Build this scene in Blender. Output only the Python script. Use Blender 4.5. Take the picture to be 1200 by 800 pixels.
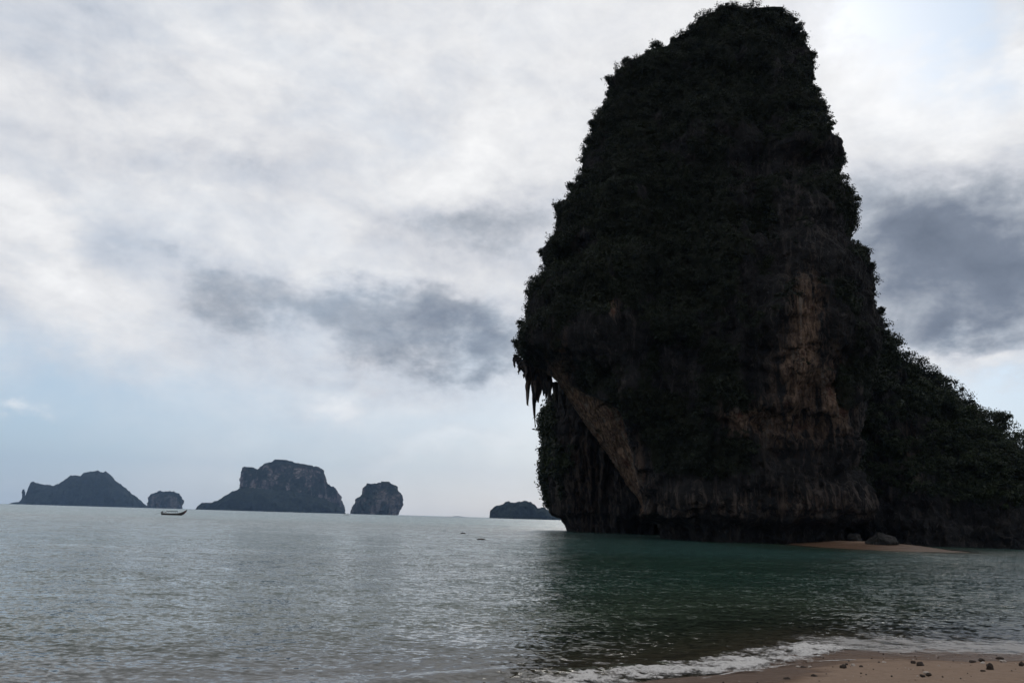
import bpy, bmesh, math
import numpy as np
from mathutils import Matrix, Vector

for o in list(bpy.data.objects):
    bpy.data.objects.remove(o)
SC = bpy.context.scene
COL = SC.collection
rng = np.random.default_rng(7)

# ------------------------------------------------------------------ camera
F_PX, CAM_H = 942.0, 2.5
PITCH, ROLL = math.radians(12.37), math.radians(1.64)
CAM = np.array([0.0, 0.0, CAM_H])
_fw = np.array([0, math.cos(PITCH), math.sin(PITCH)])
_up = np.array([0, -math.sin(PITCH), math.cos(PITCH)])
_rt = np.array([1.0, 0, 0])
IR = math.cos(ROLL) * _rt + math.sin(ROLL) * _up
IU = math.cos(ROLL) * _up - math.sin(ROLL) * _rt
cd = bpy.data.cameras.new('camera')
cam = bpy.data.objects.new('camera', cd)
COL.objects.link(cam)
cd.sensor_width = 36
cd.lens = 36 * F_PX / 1200
cd.clip_start, cd.clip_end = 0.05, 30000
M = Matrix.Identity(4)
for i in range(3):
    M[i][0], M[i][1], M[i][2], M[i][3] = IR[i], IU[i], -_fw[i], CAM[i]
cam.matrix_world = M
SC.camera = cam

# ------------------------------------------------------------------ render look
SC.render.engine = 'CYCLES'
SC.view_settings.view_transform = 'Standard'
SC.view_settings.look = 'None'
SC.view_settings.exposure = 0.16
SC.view_settings.gamma = 1.0
SC.view_settings.use_curve_mapping = False
SC.cycles.use_denoising = True
SC.cycles.max_bounces = 6
SC.cycles.diffuse_bounces = 3
SC.cycles.transparent_max_bounces = 12
SC.cycles.volume_bounces = 0
SC.cycles.sample_clamp_direct = 4.0
SC.cycles.sample_clamp_indirect = 4.0
SC.cycles.caustics_reflective = False
SC.cycles.caustics_refractive = False

# ------------------------------------------------------------------ sun (veiled by cloud, behind the tall rock)
SUN_AZ, SUN_EL = math.radians(15), math.radians(31)
sd = bpy.data.lights.new('sun', 'SUN')
sd.energy, sd.angle, sd.color = 0.6, math.radians(16), (1.0, 0.95, 0.88)
sun = bpy.data.objects.new('sun', sd)
COL.objects.link(sun)
sdir = Vector((math.sin(SUN_AZ) * math.cos(SUN_EL), math.cos(SUN_AZ) * math.cos(SUN_EL), math.sin(SUN_EL)))
sun.rotation_euler = sdir.to_track_quat('Z', 'Y').to_euler()
sun.location = sdir * 400


# ------------------------------------------------------------------ pixel helpers (1200 x 800 photograph)
def ray(px, py):
    d = _fw * F_PX + IR * (px - 600.0) + IU * (400.0 - py)
    return d / np.linalg.norm(d)

def on_ground(px, py, z=0.0):
    d = ray(px, py)
    return CAM + d * ((z - CAM_H) / d[2])

def on_plane(px, py, D, az=0.0):
    v = np.array([math.sin(az), math.cos(az), 0])
    d = ray(px, py)
    return CAM + d * (D / d.dot(v))

def project(P):
    q = P - CAM
    dz = np.maximum(q @ _fw, 0.01)
    return 600 + F_PX * (q @ IR) / dz, 400 - F_PX * (q @ IU) / dz

def azel(px, py):
    d = ray(px, py)
    return math.degrees(math.atan2(d[0], d[1])), math.degrees(math.asin(d[2]))


# ------------------------------------------------------------------ shader helpers
class NT:
    def __init__(s, tree):
        s.t = tree
        tree.nodes.clear()
    def n(s, typ, **kw):
        nd = s.t.nodes.new(typ)
        for k, v in kw.items():
            setattr(nd, k, v)
        return nd
    def set(s, sock, v):
        if hasattr(v, 'is_output'):
            s.t.links.new(v, sock)
        elif v is not None:
            if isinstance(v, tuple) and len(v) == 3 and len(sock.default_value) == 4:
                v = v + (1,)
            sock.default_value = v
    def math(s, op, a, b=None, c=None, clamp=False):
        nd = s.n('ShaderNodeMath', operation=op, use_clamp=clamp)
        for i, v in enumerate((a, b, c)):
            if v is not None:
                s.set(nd.inputs[i], v)
        return nd.outputs[0]
    def vec(s, op, a, b=None, scale=None):
        nd = s.n('ShaderNodeVectorMath', operation=op)
        s.set(nd.inputs[0], a)
        if b is not None:
            s.set(nd.inputs[1], b)
        if scale is not None:
            s.set(nd.inputs['Scale'], scale)
        return nd.outputs[0]
    def xyz(s, x, y, z=0.0):
        nd = s.n('ShaderNodeCombineXYZ')
        for i, v in enumerate((x, y, z)):
            s.set(nd.inputs[i], v)
        return nd.outputs[0]
    def noise(s, v, scale, detail=4.0, rough=0.55, dist=0.0, lac=2.0):
        nd = s.n('ShaderNodeTexNoise')
        s.set(nd.inputs['Vector'], v)
        nd.inputs['Scale'].default_value = scale
        nd.inputs['Detail'].default_value = detail
        nd.inputs['Roughness'].default_value = rough
        nd.inputs['Lacunarity'].default_value = lac
        nd.inputs['Distortion'].default_value = dist
        return nd
    def ramp(s, v, stops, interp='LINEAR'):
        nd = s.n('ShaderNodeValToRGB')
        s.set(nd.inputs[0], v)
        r = nd.color_ramp
        r.interpolation = interp
        while len(r.elements) < len(stops):
            r.elements.new(0.5)
        for e, (p, c) in zip(r.elements, stops):
            e.position = p
            e.color = (c, c, c, 1) if not isinstance(c, tuple) else tuple(c) + (1,)
        return nd.outputs[0]
    def smooth(s, v, a, b, lo=0.0, hi=1.0):
        nd = s.n('ShaderNodeMapRange', interpolation_type='SMOOTHSTEP')
        s.set(nd.inputs[0], v)
        for i, x in enumerate((a, b, lo, hi)):
            nd.inputs[i + 1].default_value = x
        return nd.outputs[0]
    def mix(s, f, a, b):
        nd = s.n('ShaderNodeMix', data_type='RGBA')
        s.set(nd.inputs[0], f)
        s.set(nd.inputs[6], a)
        s.set(nd.inputs[7], b)
        return nd.outputs[2]
    def attr(s, name):
        return s.n('ShaderNodeAttribute', attribute_name=name).outputs['Fac']
    def mixsh(s, f, a, b):
        nd = s.n('ShaderNodeMixShader')
        s.set(nd.inputs[0], f)
        s.t.links.new(a, nd.inputs[1])
        s.t.links.new(b, nd.inputs[2])
        return nd.outputs[0]
    def bump(s, h, strength, dist=1.0, normal=None):
        nd = s.n('ShaderNodeBump')
        s.set(nd.inputs['Height'], h)
        nd.inputs['Strength'].default_value = strength
        nd.inputs['Distance'].default_value = dist
        if normal is not None:
            s.t.links.new(normal, nd.inputs['Normal'])
        return nd.outputs[0]

def material(name):
    m = bpy.data.materials.new(name)
    m.use_nodes = True
    t = NT(m.node_tree)
    t.out = t.n('ShaderNodeOutputMaterial')
    return m, t

def principled(t, base, rough=0.8, normal=None, spec=0.3, **kw):
    p = t.n('ShaderNodeBsdfPrincipled')
    t.set(p.inputs['Base Color'], base)
    t.set(p.inputs['Roughness'], rough)
    t.set(p.inputs['Specular IOR Level'], spec)
    if normal is not None:
        t.t.links.new(normal, p.inputs['Normal'])
    t.t.links.new(p.outputs[0], t.out.inputs['Surface'])
    return p


# ------------------------------------------------------------------ world: physical sky under broken monsoon cloud
W = bpy.data.worlds.new('World')
SC.world = W
W.use_nodes = True
W.cycles.sampling_method = 'MANUAL'
W.cycles.sample_map_resolution = 256
w = NT(W.node_tree)
wo = w.n('ShaderNodeOutputWorld')
SKY_S = 0.1
sky = w.n('ShaderNodeTexSky', sky_type='NISHITA', sun_disc=False)
sky.sun_elevation, sky.sun_rotation = SUN_EL, SUN_AZ
sky.air_density, sky.dust_density, sky.ozone_density = 1.0, 1.5, 1.0
dirv = w.n('ShaderNodeTexCoord').outputs['Generated']
sep = w.n('ShaderNodeSeparateXYZ')
w.t.links.new(dirv, sep.inputs[0])
X, Y, Z = sep.outputs
DEG = 180 / math.pi
az = w.math('MULTIPLY', w.math('ARCTAN2', X, Y), DEG)
el = w.math('MULTIPLY', w.math('ARCSINE', Z), DEG)
# domain warp so that every cloud edge is ragged
wn = w.noise(w.vec('MULTIPLY', dirv, (1, 1, 1.7)), 4.5, 6, 0.6)
off = w.vec('SUBTRACT', wn.outputs['Color'], (0.5, 0.5, 0.5))
so = w.n('ShaderNodeSeparateXYZ')
w.t.links.new(off, so.inputs[0])
azw = w.math('MULTIPLY_ADD', so.outputs[0], 22.0, az)
elw = w.math('MULTIPLY_ADD', so.outputs[1], 15.0, el)

def blob(px, py, sx, sy, amp, tilt=0.0):
    a0, e0 = azel(px, py)
    k = 0.054
    da, de = w.math('SUBTRACT', azw, a0), w.math('SUBTRACT', elw, e0)
    c, s_ = math.cos(math.radians(tilt)), math.sin(math.radians(tilt))
    if tilt:
        ra = w.math('ADD', w.math('MULTIPLY', da, c), w.math('MULTIPLY', de, s_))
        re = w.math('SUBTRACT', w.math('MULTIPLY', de, c), w.math('MULTIPLY', da, s_))
    else:
        ra, re = da, de
    q = w.math('ADD', w.math('POWER', w.math('DIVIDE', ra, sx * k), 2.0), w.math('POWER', w.math('DIVIDE', re, sy * k), 2.0))
    return w.math('MULTIPLY', w.math('EXPONENT', w.math('MULTIPLY', q, -1.0)), amp)

def total(lst, start):
    acc = start
    for b in lst:
        acc = w.math('ADD', acc, blob(*b))
    return acc

# cloud deck seen in perspective: features flatten toward the horizon
zz = w.math('ADD', w.math('MAXIMUM', Z, 0.0), 0.22)
plan = w.xyz(w.math('DIVIDE', X, zz), w.math('DIVIDE', Y, zz), 0.3)
n1 = w.noise(plan, 1.5, 7, 0.55, 0.5).outputs['Fac']
n2 = w.noise(w.vec('MULTIPLY', dirv, (1, 1, 2.2)), 5.0, 10, 0.62, 0.3).outputs['Fac']
n3 = w.noise(w.vec('MULTIPLY', dirv, (1, 1, 1.5)), 13.0, 9, 0.66, 0.2).outputs['Fac']
nb_ = w.noise(w.vec('MULTIPLY', dirv, (1, 1, 1.3)), 9.0, 8, 0.55, 0.6).outputs['Fac']
billow = w.math('SUBTRACT', w.math('ABSOLUTE', w.math('MULTIPLY_ADD', nb_, 4.0, -2.0)), 0.32)      # puffy heads
bright0 = w.math('ADD', w.math('MULTIPLY_ADD', w.math('SUBTRACT', n1, 0.5), 0.40, 0.73),
                 w.math('ADD', w.math('MULTIPLY', w.math('SUBTRACT', n2, 0.5), 0.46), w.math('ADD', w.math('MULTIPLY', billow, -0.13), w.math('MULTIPLY', w.math('SUBTRACT', n3, 0.5), 0.46))))
BR = [(1115, 310, 175, 112, -0.58), (1185, 250, 80, 80, -0.12), (1070, 395, 130, 36, -0.22), (610, 425, 80, 26, -0.22),
      (270, 340, 120, 40, -0.20, -10), (410, 378, 160, 42, -0.32, -10), (555, 408, 120, 38, -0.30, -5),
      (585, 268, 140, 46, -0.34), (480, 320, 120, 30, -0.08), (190, 190, 110, 32, -0.14), (20, 60, 80, 70, -0.10), (490, 110, 90, 40, -0.05),
      (1050, 110, 100, 90, 0.26), (30, 280, 50, 40, 0.20), (372, 478, 52, 26, 0.24), (8, 506, 30, 12, 0.4), (1165, 432, 70, 18, 0.30),
      (570, 170, 160, 55, 0.10), (330, 60, 130, 45, 0.10), (420, 330, 90, 16, 0.12, -10), (1185, 60, 30, 40, 0.16), (540, 545, 60, 14, 0.14), (440, 555, 40, 10, 0.12)]
bright = total(BR, bright0)
cloud_col = w.ramp(bright, [(0.0, (0.13, 0.155, 0.20)), (0.22, (0.19, 0.22, 0.275)), (0.42, (0.37, 0.40, 0.45)),
                            (0.6, (0.59, 0.605, 0.645)), (0.78, (0.74, 0.745, 0.76)), (1.0, (0.90, 0.90, 0.90))])
# how much of the blue shows: little overhead, more in the band above the horizon
A0 = w.math('ADD', w.smooth(elw, 3.0, 14.0, 0.26, 0.93), w.math('MULTIPLY', w.math('SUBTRACT', n2, 0.5), 0.9))
AL = [(1065, 5, 80, 48, -1.5), (1130, 40, 40, 34, -0.5), (60, 440, 130, 50, -0.28), (1185, 482, 70, 30, -0.8), (10, 550, 140, 40, -0.3),
      (372, 478, 56, 28, 0.34), (8, 506, 30, 12, 0.55), (30, 280, 60, 45, 0.2), (1165, 430, 60, 16, 0.3), (460, 420, 160, 30, 0.15), (560, 540, 110, 26, 0.25), (440, 548, 60, 16, 0.2), (1120, 300, 130, 90, 0.3)]
alpha = w.math('MAXIMUM', w.math('MINIMUM', total(AL, A0), 1.0), 0.0)
# thin whitish veil in front of the clear air
clear = w.mix(0.68, sky.outputs[0], (4.1, 5.7, 7.4))
cl_scaled = w.vec('SCALE', cloud_col, scale=1.0 / SKY_S)
skyc = w.mix(alpha, clear, cl_scaled)
bg = w.n('ShaderNodeBackground')
w.t.links.new(skyc, bg.inputs[0])
bg.inputs[1].default_value = SKY_S
w.t.links.new(bg.outputs[0], wo.inputs[0])


# ------------------------------------------------------------------ numpy noise
def _hash(i, j, k, seed):
    h = (i.astype(np.int64) * 374761393 + j.astype(np.int64) * 668265263 + k.astype(np.int64) * 2147483647 + seed * 1274126177) & 0xffffffff
    h = ((h ^ (h >> 13)) * 1274126177) & 0xffffffff
    h = ((h ^ (h >> 16)) * 2246822519) & 0xffffffff
    return ((h ^ (h >> 15)) & 0xffffff) / float(0xffffff)

def vnoise(P, seed=0):
    P = np.asarray(P, float)
    i = np.floor(P).astype(np.int64)
    f = P - i
    f = f * f * f * (f * (f * 6 - 15) + 10)
    x, y, z = i[..., 0], i[..., 1], i[..., 2]
    r = 0
    for a in (0, 1):
        for b in (0, 1):
            for c in (0, 1):
                wgt = (f[..., 0] if a else 1 - f[..., 0]) * (f[..., 1] if b else 1 - f[..., 1]) * (f[..., 2] if c else 1 - f[..., 2])
                r = r + wgt * _hash(x + a, y + b, z + c, seed)
    return r * 2 - 1

def fbm(P, octs=4, seed=0, gain=0.5):
    P = np.asarray(P, float)
    a, r = 1.0, 0
    for o in range(octs):
        r = r + a * vnoise(P * 2.03 ** o + 17.3 * o, seed + o)
        a *= gain
    return r

def sstep(a, b, x):
    t = np.clip((x - a) / (b - a), 0, 1)
    return t * t * (3 - 2 * t)


# ------------------------------------------------------------------ object helpers
def link(o, parent=None):
    COL.objects.link(o)
    if parent is not None:
        o.parent = parent
    return o

def tag(o, label=None, cat=None, group=None, kind=None):
    if label: o['label'] = label
    if cat: o['category'] = cat
    if group: o['group'] = group
    if kind: o['kind'] = kind
    return o

def empty(name, loc, label, cat, group=None):
    o = bpy.data.objects.new(name, None)
    o.empty_display_size = 0.2
    o.location = loc
    return tag(link(o), label, cat, group)

def mesh_obj(name, V, Fq, mat, parent=None, smooth=True, attrs=None, loc=None):
    """V (n,3), Fq (m,3|4) index array; world coords are made local to the parent / loc."""
    V = np.asarray(V, np.float64)
    base = np.zeros(3)
    if parent is not None:
        base = np.array(parent['_o']) if '_o' in parent else np.array(parent.location)
    if loc is not None:
        base = np.asarray(loc, float)
    Fq = np.asarray(Fq, np.int32)
    me = bpy.data.meshes.new(name)
    k = Fq.shape[1]
    me.vertices.add(len(V))
    me.vertices.foreach_set('co', (V - base).astype(np.float32).ravel())
    me.loops.add(Fq.size)
    me.loops.foreach_set('vertex_index', Fq.ravel())
    me.polygons.add(len(Fq))
    me.polygons.foreach_set('loop_start', np.arange(0, Fq.size, k, dtype=np.int32))
    me.polygons.foreach_set('loop_total', np.full(len(Fq), k, np.int32))
    me.polygons.foreach_set('use_smooth', np.full(len(Fq), bool(smooth)))
    for an, av in (attrs or {}).items():
        at = me.attributes.new(an, 'FLOAT', 'POINT')
        at.data.foreach_set('value', np.asarray(av, np.float32).ravel())
    me.update(calc_edges=True)
    me.validate()
    me.materials.append(mat)
    o = bpy.data.objects.new(name, me)
    link(o, parent)
    if parent is None and loc is not None:
        o.location = base
    return o

def grid_faces(n, m, wrap=False):
    i = np.arange(n - 1)[:, None]
    j = np.arange(m if wrap else m - 1)[None, :]
    j2 = (j + 1) % m
    return np.stack([i * m + j, i * m + j2, (i + 1) * m + j2, (i + 1) * m + j], -1).reshape(-1, 4)


# ------------------------------------------------------------------ materials
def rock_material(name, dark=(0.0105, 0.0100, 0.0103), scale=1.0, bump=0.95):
    m, t = material(name)
    pos = t.n('ShaderNodeTexCoord').outputs['Object']
    nA = t.noise(pos, 0.35 * scale, 6, 0.6).outputs['Fac']
    vert = t.vec('MULTIPLY', pos, (1.0, 1.0, 0.13))
    nS = t.noise(vert, 0.9 * scale, 6, 0.65, 0.6).outputs['Fac']
    nS2 = t.noise(vert, 2.6 * scale, 4, 0.6, 0.3).outputs['Fac']
    nP = t.noise(t.vec('MULTIPLY', pos, (1.0, 1.0, 0.07)), 0.55 * scale, 5, 0.62, 0.4).outputs['Fac']
    nF = t.noise(pos, 3.5 * scale, 6, 0.7).outputs['Fac']
    tan, veg, pale = t.attr('tan'), t.attr('veg'), t.attr('pale')
    nC = t.noise(t.vec('MULTIPLY', pos, (1.0, 1.0, 0.28)), 1.7 * scale, 9, 0.72, 0.8).outputs['Fac']
    vor = t.n('ShaderNodeTexVoronoi', feature='DISTANCE_TO_EDGE')
    t.t.links.new(t.vec('ADD', t.vec('MULTIPLY', pos, (1.0, 1.0, 0.4)), t.vec('SCALE', t.noise(pos, 0.8 * scale, 4).outputs['Color'], scale=2.2)), vor.inputs['Vector'])
    vor.inputs['Scale'].default_value = 0.42 * scale
    crack = t.math('SUBTRACT', 1.0, t.smooth(vor.outputs['Distance'], 0.0, 0.09))
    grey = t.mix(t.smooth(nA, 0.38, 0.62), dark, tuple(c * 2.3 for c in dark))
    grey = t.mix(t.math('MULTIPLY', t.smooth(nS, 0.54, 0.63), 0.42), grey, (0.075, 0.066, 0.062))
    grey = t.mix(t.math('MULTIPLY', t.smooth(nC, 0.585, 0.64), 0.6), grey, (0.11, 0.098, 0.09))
    warm = t.mix(t.smooth(nS2, 0.40, 0.62), (0.105, 0.066, 0.046), (0.31, 0.205, 0.142))
    warm = t.mix(t.math('MULTIPLY', t.smooth(nA, 0.55, 0.66), 0.8), warm, (0.12, 0.048, 0.030))
    warm = t.mix(t.math('MULTIPLY', t.smooth(nP, 0.57, 0.63), 0.75), warm, (0.27, 0.225, 0.19))
    warm = t.mix(t.math('MULTIPLY', t.smooth(nC, 0.57, 0.66), 0.45), warm, (0.030, 0.024, 0.022))
    tanf = t.math('MULTIPLY', tan, t.smooth(t.math('ADD', nS, t.math('MULTIPLY', tan, 0.22)), 0.50, 0.60), clamp=True)
    col = t.mix(tanf, grey, warm)
    col = t.mix(t.math('MULTIPLY', pale, t.smooth(nS, 0.50, 0.58)), col, (0.15, 0.125, 0.112))
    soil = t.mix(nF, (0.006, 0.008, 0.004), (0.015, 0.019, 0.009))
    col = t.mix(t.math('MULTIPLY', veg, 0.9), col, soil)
    h = t.math('ADD', t.math('MULTIPLY', nS, 0.6), t.math('ADD', t.math('MULTIPLY', nS2, 0.35), t.math('ADD', t.math('MULTIPLY', nC, 1.1), t.math('MULTIPLY', nF, 0.5))))
    h = t.math('SUBTRACT', h, t.math('MULTIPLY', crack, 0.35))
    nb = t.bump(h, bump, 1.1 / scale)
    principled(t, col, 0.88, nb, 0.15)
    return m

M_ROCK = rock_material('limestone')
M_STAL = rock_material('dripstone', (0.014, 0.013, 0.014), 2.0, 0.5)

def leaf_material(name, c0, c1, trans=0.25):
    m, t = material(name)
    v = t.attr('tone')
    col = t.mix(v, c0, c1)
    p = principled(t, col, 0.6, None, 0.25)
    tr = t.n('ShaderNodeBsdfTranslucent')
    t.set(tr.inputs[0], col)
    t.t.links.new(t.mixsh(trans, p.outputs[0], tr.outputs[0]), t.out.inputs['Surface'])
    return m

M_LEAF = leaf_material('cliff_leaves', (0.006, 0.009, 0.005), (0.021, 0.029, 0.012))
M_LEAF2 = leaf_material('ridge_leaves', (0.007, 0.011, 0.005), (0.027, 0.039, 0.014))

def simple_mat(name, c, rough=0.7, spec=0.3, var=0.25, scale=3.0, bump=0.15):
    m, t = material(name)
    pos = t.n('ShaderNodeTexCoord').outputs['Object']
    n = t.noise(pos, scale, 5, 0.6).outputs['Fac']
    col = t.mix(n, tuple(x * (1 - var) for x in c), tuple(min(1, x * (1 + var)) for x in c))
    principled(t, col, rough, t.bump(n, bump, 0.05), spec)
    return m

M_BARK = simple_mat('bark', (0.06, 0.05, 0.04), 0.9)

def island_material(name, kind):
    m, t = material(name)
    pos = t.n('ShaderNodeTexCoord').outputs['Object']
    geo = t.n('ShaderNodeNewGeometry')
    sn = t.n('ShaderNodeSeparateXYZ')
    t.t.links.new(geo.outputs['Normal'], sn.inputs[0])
    n1_ = t.noise(pos, 0.011, 7, 0.68).outputs['Fac']
    n2_ = t.noise(t.vec('MULTIPLY', pos, (1, 1, 0.22)), 0.022, 8, 0.7, 0.6).outputs['Fac']
    n3_ = t.noise(pos, 0.055, 7, 0.75).outputs['Fac']
    green = t.mix(t.smooth(n3_, 0.40, 0.60), (0.008, 0.012, 0.008), (0.024, 0.033, 0.020))
    stone = t.mix(t.smooth(n2_, 0.42, 0.64), (0.030, 0.027, 0.030), (0.24, 0.20, 0.185))
    if kind == 'cliff':
        f = t.math('MULTIPLY', t.smooth(t.math('ADD', t.math('MULTIPLY', n1_, 0.7), t.math('MULTIPLY', n2_, 0.5)), 0.56, 0.66), t.attr('bare'))
        col = t.mix(f, green, stone)
    else:
        col = green
    principled(t, col, 0.95, t.bump(t.math('ADD', n3_, n2_), 1.0, 14.0), 0.05)
    return m

M_ISL_CLIFF = island_material('island_cliff', 'cliff')
M_ISL_WOOD = island_material('island_forest', 'wood')

# sand: dark and glossy where it is wet (low on the beach), paler higher up
def sand_material():
    m, t = material('sand')
    pos = t.n('ShaderNodeTexCoord').outputs['Object']
    wet0 = t.attr('wet')
    n1_ = t.noise(t.vec('MULTIPLY', pos, (0.35, 1.5, 1.0)), 0.9, 6, 0.6, 0.4).outputs['Fac']
    n2_ = t.noise(pos, 9.0, 6, 0.7).outputs['Fac']
    n3_ = t.noise(pos, 120.0, 3, 0.7).outputs['Fac']
    wet = t.math('ADD', wet0, t.math('MULTIPLY', t.math('SUBTRACT', n1_, 0.5), 2.2), clamp=True)
    dry = t.mix(n2_, (0.17, 0.112, 0.076), (0.28, 0.195, 0.138))
    wetc = t.mix(n2_, (0.068, 0.037, 0.021), (0.130, 0.076, 0.046))
    col = t.mix(t.smooth(wet, 0.25, 0.75), dry, wetc)
    col = t.mix(t.math('MULTIPLY', t.smooth(n3_, 0.60, 0.72), 0.55), col, (0.06, 0.045, 0.04))
    rough = t.smooth(wet, 0.4, 1.0, 0.95, 0.38)
    n4_ = t.noise(t.vec('MULTIPLY', pos, (0.5, 1.6, 1.0)), 4.0, 5, 0.6, 0.8).outputs['Fac']
    nb = t.bump(t.math('ADD', t.math('MULTIPLY', n4_, 1.2), t.math('ADD', t.math('MULTIPLY', n2_, 0.6), t.math('MULTIPLY', n3_, 0.15))), 0.8, 0.07)
    principled(t, col, rough, nb, 0.3)
    return m

M_SAND = sand_material()

def water_material():
    m, t = material('sea_water')
    pos = t.n('ShaderNodeTexCoord').outputs['Object']
    depth = t.attr('depth')
    def lay(scale, sx, rot, det, rough=0.6, dist=0.0, fac=False):
        mp = t.n('ShaderNodeMapping')
        t.t.links.new(pos, mp.inputs[0])
        mp.inputs['Rotation'].default_value = (0, 0, math.radians(rot))
        mp.inputs['Scale'].default_value = (sx, 1.0, 1.0)
        return t.noise(mp.outputs[0], scale, det, rough, dist).outputs['Fac' if fac else 'Color']
    h1, h2, h3 = lay(0.42, 0.50, 10, 2, 0.5, 0.4), lay(1.9, 0.62, -12, 3, 0.55, 0.5), lay(8.0, 0.80, 5, 3, 0.6, 0.3)
    patch = lay(0.022, 0.30, 4, 5, 0.65, fac=True)
    def slope(c, k):
        return t.vec('SCALE', t.vec('SUBTRACT', c, (0.5, 0.5, 0.5)), scale=k)
    sl_ = t.vec('ADD', slope(h1, 0.30), t.vec('ADD', slope(h2, 0.85), slope(h3, 1.75)))
    k_ = t.math('MULTIPLY', t.smooth(patch, 0.3, 0.7, 0.62, 1.2), t.smooth(depth, 0.0, 0.5, 0.5, 1.0))
    sl_ = t.vec('MULTIPLY', t.vec('SCALE', sl_, scale=k_), (1.0, 1.0, 0.0))
    sl_ = t.vec('ADD', sl_, t.xyz(0.0, t.math('MULTIPLY_ADD', t.attr('chop'), -0.75, -0.015), 0.0))      # wave fronts are steeper toward the beach
    geo = t.n('ShaderNodeNewGeometry')
    nb = t.vec('NORMALIZE', t.vec('ADD', geo.outputs['Normal'], sl_))
    gl = t.n('ShaderNodeBsdfGlossy')
    t.set(gl.inputs['Roughness'], t.attr('chop'))
    gl.inputs['Color'].default_value = (1, 1, 1, 1)
    t.t.links.new(nb, gl.inputs['Normal'])
    df = t.n('ShaderNodeBsdfDiffuse')
    shoal = t.smooth(depth, 0.25, 1.3)
    t.set(df.inputs['Color'], t.mix(shoal, (0.034, 0.048, 0.031), t.mix(t.smooth(depth, 2.6, 7.0), (0.016, 0.039, 0.028), (0.042, 0.108, 0.112))))
    tp = t.n('ShaderNodeBsdfTransparent')
    tp.inputs['Color'].default_value = (0.80, 0.86, 0.80, 1)
    body = t.mixsh(t.smooth(depth, 0.0, 0.6, 0.08, 1.0), tp.outputs[0], df.outputs[0])
    fr = t.n('ShaderNodeFresnel')
    fr.inputs['IOR'].default_value = 1.333
    t.t.links.new(nb, fr.inputs['Normal'])
    t.t.links.new(t.mixsh(fr.outputs[0], body, gl.outputs[0]), t.out.inputs['Surface'])
    return m

M_SEA = water_material()

def foam_material():
    m, t = material('foam')
    pos = t.n('ShaderNodeTexCoord').outputs['Object']
    fs = t.attr('grain')
    p2 = t.vec('SCALE', pos, scale=fs)
    n = t.noise(t.vec('MULTIPLY', p2, (0.7, 1.0, 1.0)), 9.0, 7, 0.68, 0.6).outputs['Fac']
    n2_ = t.noise(p2, 30.0, 4, 0.7).outputs['Fac']
    d = t.math('ADD', t.attr('dens'), t.math('ADD', t.math('MULTIPLY', t.math('SUBTRACT', n, 0.5), 2.2), t.math('MULTIPLY', t.math('SUBTRACT', n2_, 0.5), 0.9)))
    al = t.math('MULTIPLY', t.smooth(d, -0.05, 0.75), t.attr('cover'))
    col = t.mix(n2_, (0.40, 0.37, 0.34), (0.74, 0.72, 0.70))
    p = principled(t, col, 0.8, t.bump(t.math('ADD', n, n2_), 0.7, 0.04), 0.2)
    t.set(p.inputs['Alpha'], al)
    return m

M_FOAM = foam_material()

# ------------------------------------------------------------------ beach, shoreline and sea
SHORE_PX = [(-260, 880), (0, 856), (300, 836), (560, 818), (720, 804), (830, 790), (900, 775), (960, 762), (1040, 760), (1120, 762), (1200, 765), (1330, 772)]
_sp = np.array([on_ground(a, b, 0.0)[:2] for a, b in SHORE_PX])
_sx = np.concatenate([[-400, -60], _sp[:, 0], [30, 60, 400]])
_sy = np.concatenate([[_sp[0, 1] - 60, _sp[0, 1] - 2], _sp[:, 1], [_sp[-1, 1] + 2, _sp[-1, 1] + 14, _sp[-1, 1] + 160]])

def shore_y(x):
    return sum(np.interp(x + d, _sx, _sy) for d in (-1.0, -0.5, 0, 0.5, 1.0)) / 5

SPIT_C = np.array([48.5, 111.0])

def spit_z(x, y):
    dx, dy = (x - SPIT_C[0]) / 10.2, (y - SPIT_C[1]) / 16.0
    r = np.sqrt(np.abs(dx) ** 2.2 + np.abs(dy) ** 2.2)
    return 0.80 - 0.90 * r ** 1.3

def beach_z(x, y):
    s = y - shore_y(x)                       # + toward the sea
    land = 0.062 * np.minimum(-s, 14) + 0.02 * np.maximum(-s - 14, 0)
    sea = -0.052 * s - 0.0006 * s * s
    return np.maximum(np.where(s < 0, land, sea), -4.0)

xs = np.concatenate([np.linspace(-300, -32, 40), np.linspace(-31, 31, 460), np.linspace(32, 300, 40)])
ys = np.concatenate([np.linspace(-250, 3, 50), np.linspace(3.3, 24, 260), np.geomspace(24.3, 70, 60)])
GX, GY = np.meshgrid(xs, ys)
GZ = beach_z(GX, GY)
pn = np.stack([GX * 0.6, GY * 1.3, GX * 0], -1)
GZ += 0.035 * fbm(pn, 4, 5) * sstep(0, 3, shore_y(GX) - GY + 1.5) + 0.012 * fbm(pn * 6, 3, 9)
wet = 1 - sstep(0.9, 3.6, shore_y(GX) - GY + 0.5 * fbm(pn * 0.5, 3, 2))
beach = mesh_obj('beach', np.stack([GX, GY, GZ], -1).reshape(-1, 3), grid_faces(*GX.shape)[:, ::-1][:, ::-1], M_SAND, attrs={'wet': wet})
tag(beach, 'wet brown sand beach sloping into the sea', 'beach', kind='structure')

# seabed below everything, so the sheet of land and sea floor reaches the horizon
sb = mesh_obj('seabed', [(-11600, -11600, -4.2), (11600, -11600, -4.2), (11600, 11600, -4.2), (-11600, 11600, -4.2)], [(0, 1, 2, 3)], M_SAND, attrs={'wet': [1] * 4})
tag(sb, 'sandy sea floor under the bay', 'seabed', kind='structure')

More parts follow.
